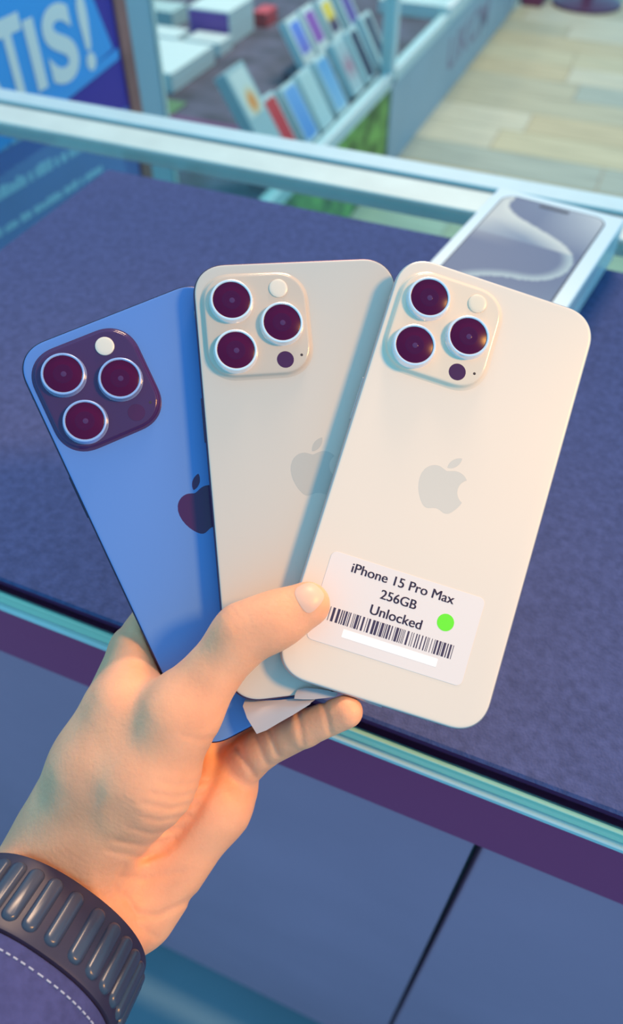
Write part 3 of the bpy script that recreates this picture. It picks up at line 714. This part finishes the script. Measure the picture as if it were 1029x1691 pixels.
for i in range(nu-1):
    for j in range(nw-1):
        a = i*nw+j; nf.append((a, a+nw, a+nw+1, a+1)); nf.append((a+NN, a+1+NN, a+nw+1+NN, a+nw+NN))
per = [j for j in range(nw)] + [i*nw+nw-1 for i in range(1, nu)] + [(nu-1)*nw+j for j in range(nw-2, -1, -1)] + [i*nw for i in range(nu-2, 0, -1)]
for k in range(len(per)): a, b = per[k], per[(k+1) % len(per)]; nf.append((a, b, b+NN, a+NN))
link('thumb_nail', nv, nf, mat('nail', (0.86, 0.47, 0.34), 0.42, spec=0.5, sss=0.1), hand, None, True, 60)

# ------------------------------------------------------------------ sleeve and watch strap round the wrist
def wr(ang, r1, r2, along):                          # point on the wrist's oval, world metres
    c, s_ = math.cos(ang), math.sin(ang); pw_ = 2/2.25
    p = BC + e1*r1*math.copysign(abs(c)**pw_, c) + e2*r2*math.copysign(abs(s_)**pw_, s_) - a_ax*along
    return cv(p[None])[0]
def oval_tube(prof, n=96):                           # prof: closed loop of (grow, along)
    v = []; f = []; m = len(prof)
    for i in range(n):
        for gr, al in prof: v.append(wr(2*math.pi*i/n, gr[0], gr[1], al))
    for i in range(n):
        i2 = (i+1) % n
        for k in range(m):
            k2 = (k+1) % m; f.append((i*m+k, i*m+k2, i2*m+k2, i2*m+k))
    return v, f
R1, R2 = 33.3, 23.1
M_strap = mat('strap_navy_rubber', (0.026, 0.020, 0.050), 0.42, spec=0.45, var=0.1, scale=120)
M_rib = mat('strap_link_navy', (0.036, 0.046, 0.085), 0.30, spec=0.6)
def rr(x): return (R1+x, R2+x)
bc0 = cv(BC[None])[0]
ws = thing('watch_strap', 'dark navy watch strap of raised rounded links around the wrist', 'watch strap', Matrix.Translation(Vector(bc0)))
winv = ws.matrix_world.inverted()
prof = [(rr(0), 0.6), (rr(0.9), 0.0), (rr(2.0), 0.5), (rr(2.2), 1.6), (rr(2.2), 24.4), (rr(2.0), 25.5), (rr(0.9), 26.0), (rr(0), 25.4)]
v, f = oval_tube(prof)
so = link('strap', [winv @ Vector(p) for p in v], f, M_strap, ws, None, True, 50)
NR = 30
for k in range(NR):
    a0 = 2*math.pi*(k+0.35)/NR
    p0 = Vector(wr(a0, R1+2.0, R2+2.0, 13)); pt = Vector(wr(a0+0.01, R1+2.0, R2+2.0, 13))-p0; tx = pt.normalized()
    ax3 = Vector(AX*a_ax[0]-UP*a_ax[1]+FW*a_ax[2]); nz = tx.cross(ax3).normalized()
    if nz.dot(p0 - Vector(cv((BC-a_ax*13)[None])[0])) < 0: nz = -nz
    ty = nz.cross(tx).normalized()
    mx = winv @ frame(p0, tx, ty, nz)
    rloft(-2.7*mm, 2.7*mm, -9.8*mm, 9.8*mm, 2.6*mm, [(-0.35*mm, -0.3*mm), (0, 0.35*mm), (0.25*mm, 0.8*mm), (0.7*mm, 1.25*mm), (1.3*mm, 1.5*mm)], n=6).ob('link', M_rib, ws, mx, True, 50)
sp_ = [(rr(-0.8), 26.6), (rr(1.0), 26.2), (rr(2.0), 27.2), (rr(3.2), 34), (rr(5.5), 60), (rr(7.5), 95), (rr(5.5), 95), (rr(3.0), 60), (rr(1.0), 34), (rr(-0.4), 28)]
v, f = oval_tube(sp_)
M_cloth = mat('navy_cloth', (0.055, 0.062, 0.190), 0.85, spec=0.2, var=0.14, scale=300, bump=0.3, bscale=1500)
sl = link('sleeve', [pinv @ Vector(p) for p in v], f, M_cloth, person, None, True, 50)
s = Shape(); NS = 92
for k in range(NS):
    a0 = 2*math.pi*k/NS; a1 = a0 + 2*math.pi/NS*0.58
    q = []
    for aa in (a0, a1):
        for al in (31.3, 31.8):
            for g_ in (2.35, 3.15): q.append(pinv @ Vector(wr(aa, R1+g_, R2+g_, al)))
    s.add(q, [(0,1,3,2),(4,6,7,5),(0,4,5,1),(2,3,7,6),(1,5,7,3),(0,2,6,4)])
s.ob('stitching', mat('stitch_thread', (0.32, 0.35, 0.48), 0.7), sl)['kind'] = 'stuff'
